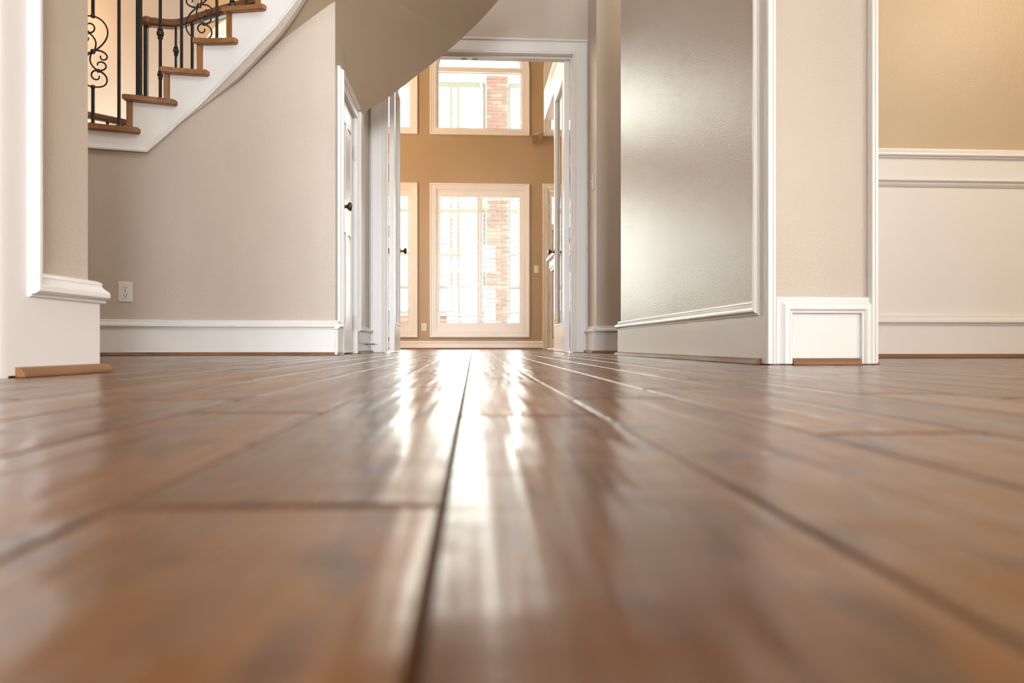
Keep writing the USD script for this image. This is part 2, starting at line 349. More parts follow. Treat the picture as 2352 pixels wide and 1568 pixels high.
# ================================================================== LEFT PIER (wall end between the study and the stair hall)
px = -0.971
wall('wall_pier', 'end of tan wall standing nearest the camera, cased in white', [(px, 1.452), (px, 1.758), (-4.6, 1.758), (-4.6, 1.452)], 0, 3.6)
fp = Frame((px, 1.45), (0, 1), 1)
tr = struct('trim_1', 'white casing and base cap turning the corner of the nearest wall end', 'trim')
obj('casing_board', [panel(fp, Polygon([(0, .004), (.322, .004), (.322, CAP_Z + .004), (.075, CAP_Z + .004), (.075, 3.6), (0, 3.6)]), 0, .02)], 'trim', tr)
obj('cap_moulding', wsweep(fp, [(.058, 3.6), (.058, CAP_Z), (.338, CAP_Z)], CAP), 'trim', tr)
BEAD = [(0, 0), (0, .022), (.004, .028), (.010, .028), (.012, .024), (.017, .024), (.019, .028), (.026, .027), (.030, .020), (.030, 0)]
fpf = Frame((px + .02, 1.45), (-1, 0), -1)
obj('corner_bead', wsweep(fpf, [(.03, 0.0), (.03, 3.6)], [(a, b) for a, b in BEAD]), 'trim', tr)
obj('front_board', fbox(fpf, .03, .34, .004, CAP_Z, -.02, .002), 'trim', tr)
shoe(fp, .02, .345, tr, 'shoe_y')

# ================================================================== RIGHT PARTITION AND COLUMN
P0 = np.array([.797, 2.42]); pd = np.array([-.0595, 1.0]); pdn = pd / np.linalg.norm(pd); pn = np.array([-pdn[1], pdn[0]])   # pn points left, out of the face
W0 = P0 - pn * .02; LEN = 2.36
W1 = W0 + pdn * LEN
wall('wall_partition', 'glossy tan wall running back from the white-cased column', [tuple(W0), tuple(W1), tuple(W1 - pn * .33), tuple(W0 - pn * .33)], 0, HI)
fq = Frame(W0, pdn, -1)
tq = struct('trim_2', 'white casing and base cap along the glossy partition wall', 'trim')
obj('casing_board', panel(fq, Polygon([(0, .004), (LEN, .004), (LEN, CAP_Z + .004), (.07, CAP_Z + .004), (.07, HI), (0, HI)]), 0, .02), 'trim', tq)
obj('cap_moulding', wsweep(fq, [(.045, HI), (.045, CAP_Z), (LEN + .014, CAP_Z)], CAP), 'trim', tq)
shoe(fq, .03, LEN + .02, tq, 'shoe_y')
fc = Frame(P0 + np.array([0, -.004]), U, 1)                               # the column's front face, u to the right
col = struct('trim_3', 'white plinth and corner casings on the front of the right-hand column', 'trim')
CW = .352
obj('corner_bead', wsweep(fc, [(.0255, 0.004), (.0255, HI)], BEAD), 'trim', col)
obj('corner_bead', wsweep(fc, [(CW - .002, 0.004), (CW - .002, HI)], [(a * .65, b) for a, b in BEAD]), 'trim', col)
u0, u1, zt = .080, .304, .1625
obj('plinth_panel', fbox(fc, .02, CW - .015, .02, .2, -.012, .003), 'trim', col)
obj('plinth_moulding', wsweep(fc, [(u0, .004), (u0, zt), (u1, zt), (u1, .004)], [(a, b * .75) for a, b in CAP]), 'trim', col)
shoe(fc, u0 + .002, u1 - .002, col, 'shoe_x', b=.004)
fcr = Frame(W0 - pn * .33, pdn, 1)
obj('casing_board', fbox(fcr, 0, .1, .004, HI, 0, .02), 'trim', col)
shoe(fcr, .03, 1.0, col, 'shoe_y')

# ================================================================== DINING WALL WITH WAINSCOT
D0 = np.array([1.02, 3.64])
fd = Frame(D0, U, 1); DL = 3.9
wall('wall_dining', 'golden tan dining room wall above white wainscot', [fd.at(0, 0)[:2], fd.at(DL, 0)[:2], fd.at(DL, 0, -.15)[:2], fd.at(0, 0, -.15)[:2]], 0, HI, 'dining')
wn = struct('trim_4', 'white paneled wainscot with chair rail on the dining room wall', 'wainscot')
obj('panel_field', fbox(fd, .1, DL, .2, .97, 0, .006), 'trim', wn)
obj('frieze_rail', fbox(fd, .1, DL, .845, .975, 0, .02), 'trim', wn)
obj('chair_rail', wsweep(fd, [(.1, .955), (DL, .955)], [(a * .96, b * 1.05 + .004) if b else (a * .96, 0) for a, b in CAP]), 'trim', wn)
obj('bed_moulding', wsweep(fd, [(.1, .862), (DL, .862)], [(0, 0), (0, .018), (-.004, .026), (-.012, .030), (-.018, .026), (-.022, .018), (-.026, .020), (-.030, .018), (-.040, .012), (-.044, .006), (-.044, 0)]), 'trim', wn)
for u in (1.47, 2.6): obj('stile', fbox(fd, u, u + .09, .2, .86, 0, .018), 'trim', wn)
base_run(fd, .1, DL, wn, 'shoe_x')

# ================================================================== NICHE WALL AND SHORT RETURN BESIDE THE FRENCH DOORS
N0 = np.array([.654, 5.95])
fn = Frame(N0, U, 1)
R1 = hall(1.0, 6.45); 
Nend = fn.at(4.2, 0)[:2]
dRet = np.array(V)
Rn = N0 + dRet * .42
wall('wall_niche', 'tan hall wall facing the camera right of the French doors', [tuple(N0), tuple(Nend), tuple(Nend + np.array([0, .5])), tuple(Rn)], 0, HI)
bn = struct('baseboard_niche', 'white baseboard wrapping the short wall right of the French doors', 'baseboard')
base_run(fn, -.018, 3.0, bn, 'shoe_x')
fr_ = Frame(N0, dRet, -1)
base_run(fr_, -.018, .40, bn, 'shoe_y')

# ================================================================== FRENCH DOOR WALL
fw = Frame((-.27, 6.30), U, 1)                                            # face toward the camera
uL, uR, zT = -.757, .772, 2.45
wdoor = struct('wall_door', 'tan wall over and beside the double French doors', 'wall')
obj('surface', panel(fw, Polygon([(-1.75, 0), (uL - .02, 0), (uL - .02, zT + .02), (uR + .02, zT + .02), (uR + .02, 0), (.93, 0), (.93, HI), (-1.75, HI)]), -.13, 0), 'tan', wdoor)
t5 = struct('trim_5', 'wide white casing around the open French doors', 'trim')
CS = .115
obj('casing_board', panel(fw, Polygon([(uL - CS, .004), (uL - .007, .004), (uL - .007, zT + .007), (uR + .007, zT + .007), (uR + .007, .004), (uR + CS, .004), (uR + CS, zT + CS), (uL - CS, zT + CS)]), 0, .02), 'trim', t5)
obj('backband', wsweep(fw, [(uL - CS + .012, 0.004), (uL - CS + .012, zT + CS - .012), (uR + CS - .012, zT + CS - .012), (uR + CS - .012, CAP_Z)], [(a * .62, b * .95) for a, b in CAP]), 'trim', t5)
obj('inner_bead', wsweep(fw, [(uL, 0.004), (uL, zT), (uR, zT), (uR, .004)], [(.003, .001), (.003, .022), (.006, .026), (.011, .026), (.013, .022), (.018, .022), (.022, .026), (.027, .024), (.030, .018), (.030, .001)]), 'trim', t5)
obj('jamb', [panel(fw, Polygon([(uL - .02, .004), (uL, .004), (uL, zT), (uR, zT), (uR, .004), (uR + .02, .004), (uR + .02, zT + .02), (uL - .02, zT + .02)]), -.15, 0)], 'trim', t5)
obj('stop_bead', panel(fw, Polygon([(uL, .004), (uL + .012, .004), (uL + .012, zT - .012), (uR - .012, zT - .012), (uR - .012, .004), (uR, .004), (uR, zT), (uL, zT)]), -.075, -.04), 'trim', t5)
for u in (-.12, -.03): obj('strike_catch', fbox(fw, u - .025, u + .02, zT - .017, zT - .012, -.10, -.078, 0), 'bronze', t5)

KNOB = [(0, 0), (.030, 0), (.032, .003), (.028, .007), (.016, .010), (.011, .016), (.010, .026), (.0125, .033), (.021, .038), (.0265, .045), (.0275, .052), (.024, .060), (.014, .065), (0, .066)]
def french_leaf(name, label, hinge, free, face_side):
    fr = Frame(hinge, np.array(free) - np.array(hinge), face_side)
    w = .757; h = 2.435; t = .044
    s = struct(name, label, 'door')
    hole = sbox(.112, .235, w - .112, h - .125)
    obj('leaf_frame', panel(fr, sbox(0, .009, w, h).difference(hole), -t, 0), 'trim', s, label='white stiles and rails')
    bead = [(0, -.004), (0, .004), (.006, .007), (.012, .003), (.016, -.006), (.016, -.02), (0, -.02)]
    hp = [(.112, .235), (.112, h - .125), (w - .112, h - .125), (w - .112, .235)]
    obj('glazing_bead', [wsweep(fr, hp, [(-a, b) for a, b in bead], True), wsweep(Frame(fr.o - fr.n * t, fr.d, -face_side), hp, [(-a, b) for a, b in bead], True)], 'trim', s)
    obj('pane', panel(fr, sbox(.105, .228, w - .105, h - .118), -t / 2 - .003, -t / 2 + .003), 'pane', s, smooth=False)
    for b, sg in ((0, 1), (-t, -1)):
        obj('knob', lathe(KNOB, fr.n * sg, fr.at(w - .062, .925, b)), 'bronze', s)
    for z in (.25, .95, 1.55, 2.22):
        m = [fbox(fr, -.003, .0, z, z + .10, -t + .004, -.004, 0), lathe([(0, 0), (.0065, 0), (.0065, .1), (0, .1)], (0, 0, 1), fr.at(-.006, z, -t - .004), 10)]
        obj('hinge', m, 'trim', s)
    return s
hL = fw.at(uL + .012, 0, -.135); hR = fw.at(uR - .012, 0, -.135)
hLx = np.array([-.972, 6.36]); fLx = np.array([-1.035, 7.12])
hRx = np.array([.436, 6.42]); fRx = np.array([.392, 7.18])
french_leaf('door_1', 'left glazed French door leaf standing open into the living room', hLx, fLx, 1)
french_leaf('door_2', 'right glazed French door leaf standing open into the living room', hRx, fRx, -1)

# ================================================================== STAIRCASE
# soffit curve: height z, near (inner) edge N, far (outer) edge F; level across
T = np.array([
 # z      Nx     Ny     Fx     Fy
 (1.180, -2.42, 4.35, -2.45, 5.40),
 (1.185, -2.123, 4.47, -1.98, 5.42),
 (1.360, -1.968, 4.53, -1.66, 5.45),
 (1.541, -1.786, 4.56, -1.36, 5.48),
 (1.700, -1.615, 4.545, -1.11, 5.50),
 (1.842, -1.463, 4.52, -.895, 5.53),
 (1.924, -1.367, 4.50, -.790, 5.54),
 (2.060, -1.226, 4.45, -.610, 5.53),
 (2.230, -1.060, 4.37, -.350, 5.42),
 (2.397, -.900, 4.26, -.091, 5.20),
 (2.600, -.730, 4.10, .170, 4.86),
 (2.800, -.600, 3.93, .360, 4.50),
 (3.000, -.500, 3.74, .480, 4.12),
 (3.200, -.430, 3.55, .540, 3.72)])
K = np.concatenate([[0], np.cumsum(np.hypot(np.diff(T[:, 1]), np.diff(T[:, 2])))])       # near-edge length
_, fNx, fNy, fFx, fFy = (PchipInterpolator(K, T[:, i]) for i in range(5))
fz = lambda k: np.interp(k, K, T[:, 0])
KM = K[-1]
kofx = PchipInterpolator(T[:, 1], K)                                      # near-edge x -> k
def Np(k): return np.array([fNx(k), fNy(k)])
def Fp(k): return np.array([fFx(k), fFy(k)])
def Nout(k, e=1e-3):
    d = Np(min(KM, k + e)) - Np(max(0, k - e)); d /= np.linalg.norm(d); return np.array([d[1], -d[0]])     # toward the camera
st = thing('staircase', 'curved white stair with oak treads climbing right over the hall', 'staircase', kind='structure')
RISE, Z1 = .185, 1.315
xr = [-2.21 + .18 * k for k in range(5)] + [-1.325, -1.16, -1.01, -.875, -.755, -.655]
kr = [float(kofx(x)) for x in xr]
topz = lambda i: Z1 + RISE * i                                            # tread i ends at riser i
ks = np.unique(np.round(np.concatenate([np.linspace(0, KM, 90), K]), 5))
def ribbon_solid(rows):
    """rows: for each station the corner points of a closed loop; capped at both ends."""
    rows = np.asarray(rows, float); n, m = rows.shape[:2]; v = rows.reshape(-1, 3); f = []
    for i in range(n - 1):
        for j in range(m):
            j2 = (j + 1) % m
            f += [(i * m + j, (i + 1) * m + j, (i + 1) * m + j2), (i * m + j, (i + 1) * m + j2, i * m + j2)]
    for j in range(1, m - 1): f += [(0, j, j + 1), ((n - 1) * m, (n - 1) * m + j + 1, (n - 1) * m + j)]
    return fixed(v, f)
rows = []
for k in ks:
    n_, f_, z = Np(k), Fp(k), float(fz(k))
    rows.append([(*n_, z), (*f_, z), (*f_, z + .05), (*n_, z + .05)])
obj('soffit', ribbon_solid(rows), 'soffit', st, label='plain tan underside of the stair')
# white stringer: steps along the top, moulded lip along the bottom
def stringer(edge, outn, t0, t1, drop, name, lab):
    parts = []; bounds = [0.0] + kr + [KM]
    for i in range(len(bounds) - 1):
        a, b = bounds[i], bounds[i + 1]; zt_ = topz(i) - .03; rr = []
        for k in np.linspace(a, b, 7):
            e = edge(k); n = outn(k); zb = float(fz(k)) - drop
            p0, p1 = e + n * t0, e + n * t1
            rr.append([(*p0, zb), (*p1, zb), (*p1, zt_), (*p0, zt_)])
        parts.append(ribbon_solid(rr))
    obj(name, parts, 'trim', st, label=lab)
stringer(Np, Nout, -.02, .012, .004, 'stringer', 'white stepped skirt board facing the hall')
stringer(Fp, lambda k: -Nout(k), 0, .003, -.004, 'stringer', None)
lip = []
LP = [(.010, .0), (.026, .0), (.028, .008), (.022, .016), (.020, .030), (.016, .036), (.016, .048), (.010, .052)]
for k in ks:
    e, n, z = Np(k), Nout(k), float(fz(k)) - .006
    lip.append([(*(e + n * a), z + b) for a, b in LP])
obj('stringer_moulding', ribbon_solid(lip), 'trim', st)
band = []
APR = lambda z: float(np.interp(z, [1.38, 1.54, 1.70, 1.85, 2.0, 2.12], [.0, .026, .056, .056, .042, .018]))
for k in ks:
    e, n, z = Np(k), Nout(k), float(fz(k)); h = .004 + APR(z)
    band.append([(*(e - n * .015), z - h), (*(e + n * .011), z - h), (*(e + n * .011), z), (*(e - n * .015), z)])
obj('apron', ribbon_solid(band), 'tan', st, label='tan band under the white skirt board')
# treads and risers
def rung(k, o=0.03): return Np(k) + Nout(k) * o
for i in range(len(kr)):
    k0 = (kr[i - 1] if i else 0.0); k1 = kr[i]
    a0 = max(0.0, k0 - .035) if i else 0.0
    kk = np.linspace(a0, k1 + .045 if i < 9 else k1, 6)
    near = [Np(k) + Nout(k) * .042 for k in kk]
    far = [Fp(k) - Nout(k) * .03 for k in kk]
    poly = Polygon([tuple(p) for p in near] + [tuple(p) for p in reversed(far)]).buffer(0)
    m = trimesh.creation.extrude_polygon(poly.buffer(-.006, join_style=2), .036, engine='earcut')
    m.apply_translation((0, 0, topz(i) - .036))
    # softened top and bottom arris
    e2 = trimesh.creation.extrude_polygon(poly, .024, engine='earcut'); e2.apply_translation((0, 0, topz(i) - .030))
    obj('tread', [m, e2], 'oak_x', st)
    if i < len(kr) - 1:
        d = (Np(k1 + .001) - Np(k1 - .001)); d /= np.linalg.norm(d)
        n_, f_ = Np(k1) + Nout(k1) * .022, Fp(k1)
        q = [n_ - d * .014, n_ + d * .014, f_ + d * .014, f_ - d * .014]
        r = trimesh.creation.extrude_polygon(Polygon([tuple(x) for x in q]), RISE - .034, engine='earcut'); r.apply_translation((0, 0, topz(i)))
        obj('riser', r, 'oak_z', st)
# landing where the stair turns, left of the frame's pier
lp = Polygon([(-4.55, 3.62), (-2.42, 4.35), (-2.45, 5.40), (-4.55, 5.40)])
obj('landing', trimesh.creation.extrude_polygon(lp, .10, engine='earcut').apply_translation((0, 0, 1.18)), 'soffit', st)
obj('landing_floor', trimesh.creation.extrude_polygon(lp.buffer(.02), .034, engine='earcut').apply_translation((0, 0, 1.281)), 'oak_x', st)

# wall under the stair
def zsoff_on(p):
    """height of the soffit over plan point p"""
    best = None
    for k in np.linspace(0, KM, 400):
        n_, f_ = Np(k), Fp(k); d = f_ - n_; w = p - n_
        s = abs(d[0] * w[1] - d[1] * w[0]) / np.linalg.norm(d)
        if best is None or s < best[0]: best = (s, float(fz(k)))
    return best[1]
CORNER = np.array([-1.059, 4.60])
wl = [(-4.6, 3.60), (-3.0, 4.13), (-2.42, 4.352), (-2.123, 4.474), (-1.95, 4.54), (-1.80, 4.567), (-1.6, 4.58), (-1.45, 4.583), (-1.32, 4.587), (-1.19, 4.592), (-1.10, 4.597), tuple(CORNER)]
cl_d = np.array(V); CLL = 1.72
closet = [tuple(CORNER + cl_d * t) for t in (.12, .25, .4, .55, .7, .85, .95)]
pts = wl + closet + [tuple(CORNER + cl_d * CLL)]
ztop = []
for i, p in enumerate(pts):
    p = np.array(p)
    if p[0] < -2.42: ztop.append(1.2)
    elif i == len(pts) - 1: ztop.append(1.75)
    else: ztop.append(zsoff_on(p) + .03)
def wall_strip(P, Z, th):
    rows = []
    P = np.array(P)
    for i in range(len(P)):
        d = P[min(i + 1, len(P) - 1)] - P[max(i - 1, 0)]; d /= np.linalg.norm(d); n = np.array([-d[1], d[0]]) * th
        rows.append([(*P[i], 0), (*(P[i] + n), 0), (*(P[i] + n), Z[i]), (*P[i], Z[i])])
    return ribbon_solid(rows)
ws = struct('wall_stair', 'smooth tan wall under the curved stair with a socket', 'wall')
nw = len(wl)
obj('surface', wall_strip(pts[:nw], ztop[:nw], .1), 'tan', ws)
wc = struct('wall_closet', 'tan wall under the stair holding the narrow closet door', 'wall')
fcl = Frame(CORNER, cl_d, 1)
us = [0] + [float(np.linalg.norm(np.array(p) - CORNER)) for p in closet] + [1.0, CLL]
zs = [ztop[nw - 1]] + ztop[nw:nw + len(closet)] + [1.78, 1.78]
DO0, DO1, DZ = .205, .80, 1.655
topl = list(zip(us, zs))
cp = Polygon([(0, 0)] + [(DO0 - .02, 0), (DO0 - .02, DZ + .02), (DO1 + .02, DZ + .02), (DO1 + .02, 0), (CLL, 0)] + topl[::-1])
obj('surface', panel(fcl, cp, -.1, 0), 'tan', wc)
obj('upper_wall', panel(fcl, Polygon([(.93, 1.7), (CLL, 1.7), (CLL, 2.0), (1.0, 2.0)]), -.1, -.001), 'tan', wc)

bs = struct('baseboard_stair', 'white baseboard with moulded cap along the wall under the stair', 'baseboard')
wlp = [tuple(p) for p in wl] 
def off(P, d): 
    return P
rev = wl[::-1]                                                            # walked right to left, the room is on the left
obj('board', psweep(rev, [(-.0, .004), (.02, .004), (.02, CAP_Z + .004), (0, CAP_Z + .004)]), 'trim', bs)
obj('cap_moulding', psweep([(wl[-1][0] + .001, wl[-1][1])] + rev[1:], [(b, CAP_Z + a) for a, b in CAP]), 'trim', bs)
obj('shoe_moulding', psweep(rev, [(.02, .001)] + [(.02 + b, .001 + a) for a, b in QUARTER[1:]]), 'shoe_x', bs, label='stained wood quarter-round at the floor')
obj('board', fbox(fcl, -.02, .085, .004, CAP_Z + .004, 0, .02), 'trim', bs)
obj('cap_moulding', wsweep(fcl, [(-.034, CAP_Z), (.085, CAP_Z)], CAP), 'trim', bs)
shoe(fcl, -.035, .11, bs, 'shoe_y')

# closet door in that wall
tc = struct('trim_6', 'white moulded casing around the closet door under the stair', 'trim')
W_ = .085
obj('casing_board', panel(fcl, Polygon([(DO0 - W_, .004), (DO0 - .007, .004), (DO0 - .007, DZ + .007), (DO1 + .007, DZ + .007), (DO1 + .007, .004), (DO1 + W_, .004), (DO1 + W_, DZ + W_), (DO0 - W_, DZ + W_)]), 0, .018), 'trim', tc)
obj('backband', wsweep(fcl, [(DO0 - W_ + .012, .17), (DO0 - W_ + .012, DZ + W_ - .012), (DO1 + W_ - .012, DZ + W_ - .012), (DO1 + W_ - .012, CAP_Z), (CLL, CAP_Z)], [(a * .8, b) for a, b in CAP]), 'trim', tc)
obj('inner_bead', wsweep(fcl, [(DO0, .004), (DO0, DZ), (DO1, DZ), (DO1, .004)], [(.003, .001), (.003, .019), (.007, .024), (.013, .024), (.019, .017), (.019, .001)]), 'trim', tc)
obj('jamb', panel(fcl, Polygon([(DO0 - .02, .004), (DO0, .004), (DO0, DZ), (DO1, DZ), (DO1, .004), (DO1 + .02, .004), (DO1 + .02, DZ + .02), (DO0 - .02, DZ + .02)]), -.1, 0), 'trim', tc)
obj('board', fbox(fcl, DO1 + .02, CLL, .004, CAP_Z + .004, 0, .018), 'trim', tc)
shoe(fcl, DO1 + W_ + .01, CLL, tc, 'shoe_y', b=.018)
dc = struct('door_3', 'narrow white paneled closet door under the stair with bronze knob', 'door')
d0, d1 = DO0 + .0015, DO1 - .0015
xm = (d0 + d1) / 2
holes = [(d0 + .10, .20, xm - .045, .80), (xm + .045, .20, d1 - .10, .80), (d0 + .10, 1.02, xm - .045, DZ - .14), (xm + .045, 1.02, d1 - .10, DZ - .14)]
leaf = sbox(d0, .012, d1, DZ - .001)
for h in holes: leaf = leaf.difference(sbox(*h))
obj('leaf', [panel(fcl, leaf, -.014, -.006), fbox(fcl, d0 + .0005, d1 - .0005, .0125, DZ - .0015, -.040, -.0135, .0005)], 'trim', dc)
for h in holes:
    obj('panel', frustum(fcl, h[0] + .008, h[2] - .008, h[1] + .008, h[3] - .008, -.0135, -.007, .03), 'trim', dc)
obj('knob', lathe(KNOB, fcl.n, fcl.at(d0 + .065, .94, -.002)), 'bronze', dc)
for z in (.17, 1.36): obj('hinge', [lathe([(0, 0), (.007, 0), (.007, .1), (0, .1)], (0, 0, 1), fcl.at(d1 + .002, z, .006), 10), fbox(fcl, d1 - .02, d1 + .012, z, z + .1, -.003, .0, 0)], 'trim', dc)
ds = thing('door_stop', 'steel spring door stop with white tip beside the closet door', 'door stop')
f0 = fcl.at(1.30, .07, .02)
th = np.linspace(0, 2 * np.pi * 11, 150); ln = np.linspace(.008, .070, 150); rad = .0075 - .0015 * np.linspace(0, 1, 150)
obj('spring', tube([f0 + fcl.n * l + fcl.d * r * math.cos(t) + np.array([0, 0, 1]) * r * math.sin(t) for t, l, r in zip(th, ln, rad)], .0016, 5), 'steel', ds)
obj('base', lathe([(0, 0), (.012, 0), (.011, .004), (.006, .012), (0, .012)], fcl.n, f0 - fcl.n * .002, 14), 'steel', ds)
obj('tip', lathe([(0, 0), (.008, 0), (.008, .014), (.006, .018), (0, .018)], fcl.n, f0 + fcl.n * .068, 14), 'plastic', ds)

# ------------------------------------------------------------------ railings
zm = lambda x, y: ((x - 180) / 4.357 / 403, -(y - 505) / 4.357 / 403)      # an ornament measured about its middle knot
half = [  # lower half; the upper is the same turned by 180 degrees
 [(175, 505), (205, 490), (250, 490), (290, 510), (307, 545), (285, 574), (255, 572), (246, 552), (252, 538)],
 [(175, 505), (157, 555), (157, 610), (180, 655), (228, 692)],
 [(228, 692), (270, 678), (296, 648), (285, 612), (250, 600), (225, 612), (222, 638)],
 [(228, 692), (275, 715), (305, 765), (290, 825), (240, 853), (178, 860)],
 [(228, 692), (190, 697), (166, 735), (182, 775), (215, 782), (234, 765), (234, 742)],
 [(175, 505), (115, 565), (65, 640), (48, 720), (75, 800), (130, 848), (178, 860)]]
def baluster(parent, p, z0, z1, kind, zk=.4, ang=0.0, r=.0068):
    b = obj('baluster', [tube([(p[0], p[1], z0), (p[0], p[1], z1)], r, 4, True)] if kind != 'scroll' else
            [tube([(p[0], p[1], z0), (p[0], p[1], z0 + zk - .20)], r, 4, True)], 'iron', parent)
    if kind == 'scroll': obj('upper_bar', tube([(p[0], p[1], z0 + zk + .20), (p[0], p[1], z1)], r, 4, True), 'iron', b)
    obj('shoe', trimesh.convex.convex_hull(np.array([(p[0] + sx * w, p[1] + sy * w, z) for sx in (-1, 1) for sy in (-1, 1) for w, z in ((.016, z0 + .001), (.016, z0 + .008), (.009, z0 + .020))])), 'iron', b)
    kprof = [(0, -.042), (.009, -.040), (.012, -.030), (.016, -.028), (.016, -.021), (.0115, -.019), (.0205, -.010), (.0205, .010), (.0115, .019), (.016, .021), (.016, .028), (.012, .030), (.009, .040), (0, .042)]
    if kind == 'knuckle': obj('knuckle', lathe(kprof, (0, 0, 1), (p[0], p[1], z0 + zk), 12), 'iron', b)
    if kind == 'scroll':
        d = np.array([math.cos(ang), math.sin(ang)]); ms = []
        for sg in (1, -1):
            for c in half:
                q = spline([zm(*t) for t in c], 26) * sg
                w = np.linspace(1, .8, 26) * .0052
                ms.append(tube([(p[0] + d[0] * u, p[1] + d[1] * u, z0 + zk + z) for u, z in q], w, 6))
            u, z = np.array(zm(228, 692)) * sg
            ms.append(lathe([(0, -.010), (.008, -.009), (.010, 0), (.008, .009), (0, .010)], (0, 0, 1), (p[0] + d[0] * u, p[1] + d[1] * u, z0 + zk + z), 10))
            ms.append(lathe([(0, -.012), (.010, -.010), (.013, 0), (.010, .010), (0, .012)], (0, 0, 1), (p[0], p[1], z0 + zk - .203 * sg), 10))
        ms.append(lathe([(0, -.013), (.011, -.011), (.014, 0), (.011, .011), (0, .013)], (0, 0, 1), (p[0], p[1], z0 + zk), 12))
        obj('scroll_ornament', ms, 'iron', b, label='scrolled wrought iron panel')
nr = thing('stair_railing', 'black wrought iron railing with scrolls along the hall side of the stair', 'railing')
near = [(-2.385, 0, 'scroll', .425), (-2.262, 0, 'plain', 0), (-2.06, 1, 'knuckle', .395), (-1.956, 2, 'plain', 0), (-1.862, 2, 'scroll', .40), (-1.765, 3, 'plain', 0), (-1.672, 3, 'knuckle', .215),
        (-1.585, 4, 'plain', 0), (-1.50, 4, 'plain', 0), (-1.40, 5, 'scroll', .4), (-1.24, 6, 'plain', 0), (-1.08, 7, 'knuckle', .4), (-.94, 8, 'plain', 0), (-.81, 9, 'plain', 0), (-.7, 10, 'knuckle', .4)]
def railz(x): return np.interp(float(kofx(min(x, T[-1, 1]))), [0] + kr, [Z1 + .92] + [topz(i) + .95 for i in range(len(kr))])
for x, i, kd, zk in near:
    k = float(kofx(x)); p = Np(k) - Nout(k) * .03; dd = Np(k + .01) - Np(max(0, k - .01))
    baluster(nr, p, topz(i), railz(x), kd, zk, math.atan2(dd[1], dd[0]))
k = float(kofx(-2.165)); p = Np(k) - Nout(k) * .03
b = obj('newel', tube([(*p, topz(1)), (*p, topz(1) + 1.0)], .0130, 4, True), 'iron', nr)
obj('base_plate', fbox(Frame(p, (1, 0), 1), -.042, .042, topz(1), topz(1) + .010, -.042, .042, .003), 'iron', b)
RAILP = [(-.03, -.02), (-.02, -.028), (.02, -.028), (.03, -.02), (.032, 0), (.024, .018), (.01, .026), (-.01, .026), (-.024, .018), (-.032, 0)]
def railing(pts, mat, parent, name='handrail', sc=1.0):
    p = np.array(pts, float); rows = []
    for i in range(len(p)):
        t = p[min(i + 1, len(p) - 1)] - p[max(i - 1, 0)]; h = np.array([t[0], t[1], 0]); h /= np.linalg.norm(h); s = np.array([h[1], -h[0], 0])
        rows.append([p[i] + s * a * sc + np.array([0, 0, b * sc]) for a, b in RAILP])
    return obj(name, ribbon_solid(rows), mat, parent)
railing([(*(Np(k) - Nout(k) * .03), railz(float(fNx(k))) + .02) for k in np.linspace(0, KM, 40)], 'rail', nr)
# the railing and white skirt go on along the landing, behind the nearest wall end
fl = Frame((-4.55, 3.62), (2.13, .73), 1); LL = math.hypot(2.13, .73)
obj('stringer', fbox(fl, 0, LL, 1.176, 1.285, -.02, .012), 'trim', st)
for i in range(9):
    q = fl.at(.22 + .235 * i, 0, -.03)
    baluster(nr, q[:2], Z1, Z1 + .92, 'scroll' if i % 4 == 2 else 'plain', .425, math.atan2(.73, 2.13))
railing([(*fl.at(u, 0, -.03)[:2], Z1 + .94) for u in np.linspace(0, LL, 8)], 'rail', nr)
# far side
frl = thing('stair_railing', 'oak handrail with rounded end on black balusters behind the stair', 'railing')
fpix = lambda X, Y, D: np.array([(X - 1176) / 1764 * D, D, CAM_H + (792 - Y) / 1764 * D])
hr = spline([fpix(x, y, D) for x, y, D in ((338, 50, 5.50), (372, 53, 5.52), (408, 54, 5.54), (432, 48, 5.56), (470, 35, 5.58), (530, 17, 5.60), (600, -2, 5.60), (680, -30, 5.58), (760, -70, 5.5))], 50)
railing(hr, 'rail', frl, sc=1.15)
obj('volute', lathe([(0, -.036), (.030, -.034), (.040, -.020), (.044, .0), (.040, .018), (.026, .032), (0, .036)], (0, 0, 1), hr[0], 20), 'rail', frl)
obj('pale_strip', tube([p + np.array([0, .01, -.052]) for p in hr[14:]], .016, 6), 'trim', frl, label='pale strip under the rail')
for xx, kd, zoff, r in ((340, 'newel', 0, .013), (370, 'knuckle', .26, .0068), (403, 'knuckle', .62, .0068), (437, 'plain', 0, .009), (545, 'plain', 0, .010), (582, 'plain', 0, .010)):
    D = 5.53; X = (xx - 1176) / 1764 * D; j = int(np.argmin(abs(hr[:, 0] - X))); zt_ = hr[j, 2] - .02; z0 = zt_ - .95
    if kd == 'knuckle': zk = {370: 2.0, 403: 2.18}[xx] - z0; baluster(frl, (X, hr[j, 1]), z0, zt_, 'knuckle', zk)
    else: baluster(frl, (X, hr[j, 1]), z0, zt_, 'plain', 0, 0, r)
lr = thing('stair_railing', 'dark oak lower handrail seen behind the bottom tread', 'railing')
obj('lower_landing', trimesh.creation.box(bounds=[(-4.59, 5.55, 0), (-2.60, 6.30, .815)]), 'soffit', st)
lpz = [fpix(x, y, D) for x, y, D in ((60, 240, 5.7), (150, 254, 5.8), (204, 264, 5.86), (300, 284, 5.95), (345, 292, 6.0))]
railing(lpz, 'rail', lr, sc=.95)
for xx in (120, 180, 247, 277, 320):
    D = 5.9; q = np.array(lpz); X = (xx - 1176) / 1764 * D; j = np.interp(X, q[:, 0], q[:, 2]); yv = np.interp(X, q[:, 0], q[:, 1])
    baluster(lr, (X, yv), min(.815, j - .5), j - .02, 'plain', 0, 0, .008)

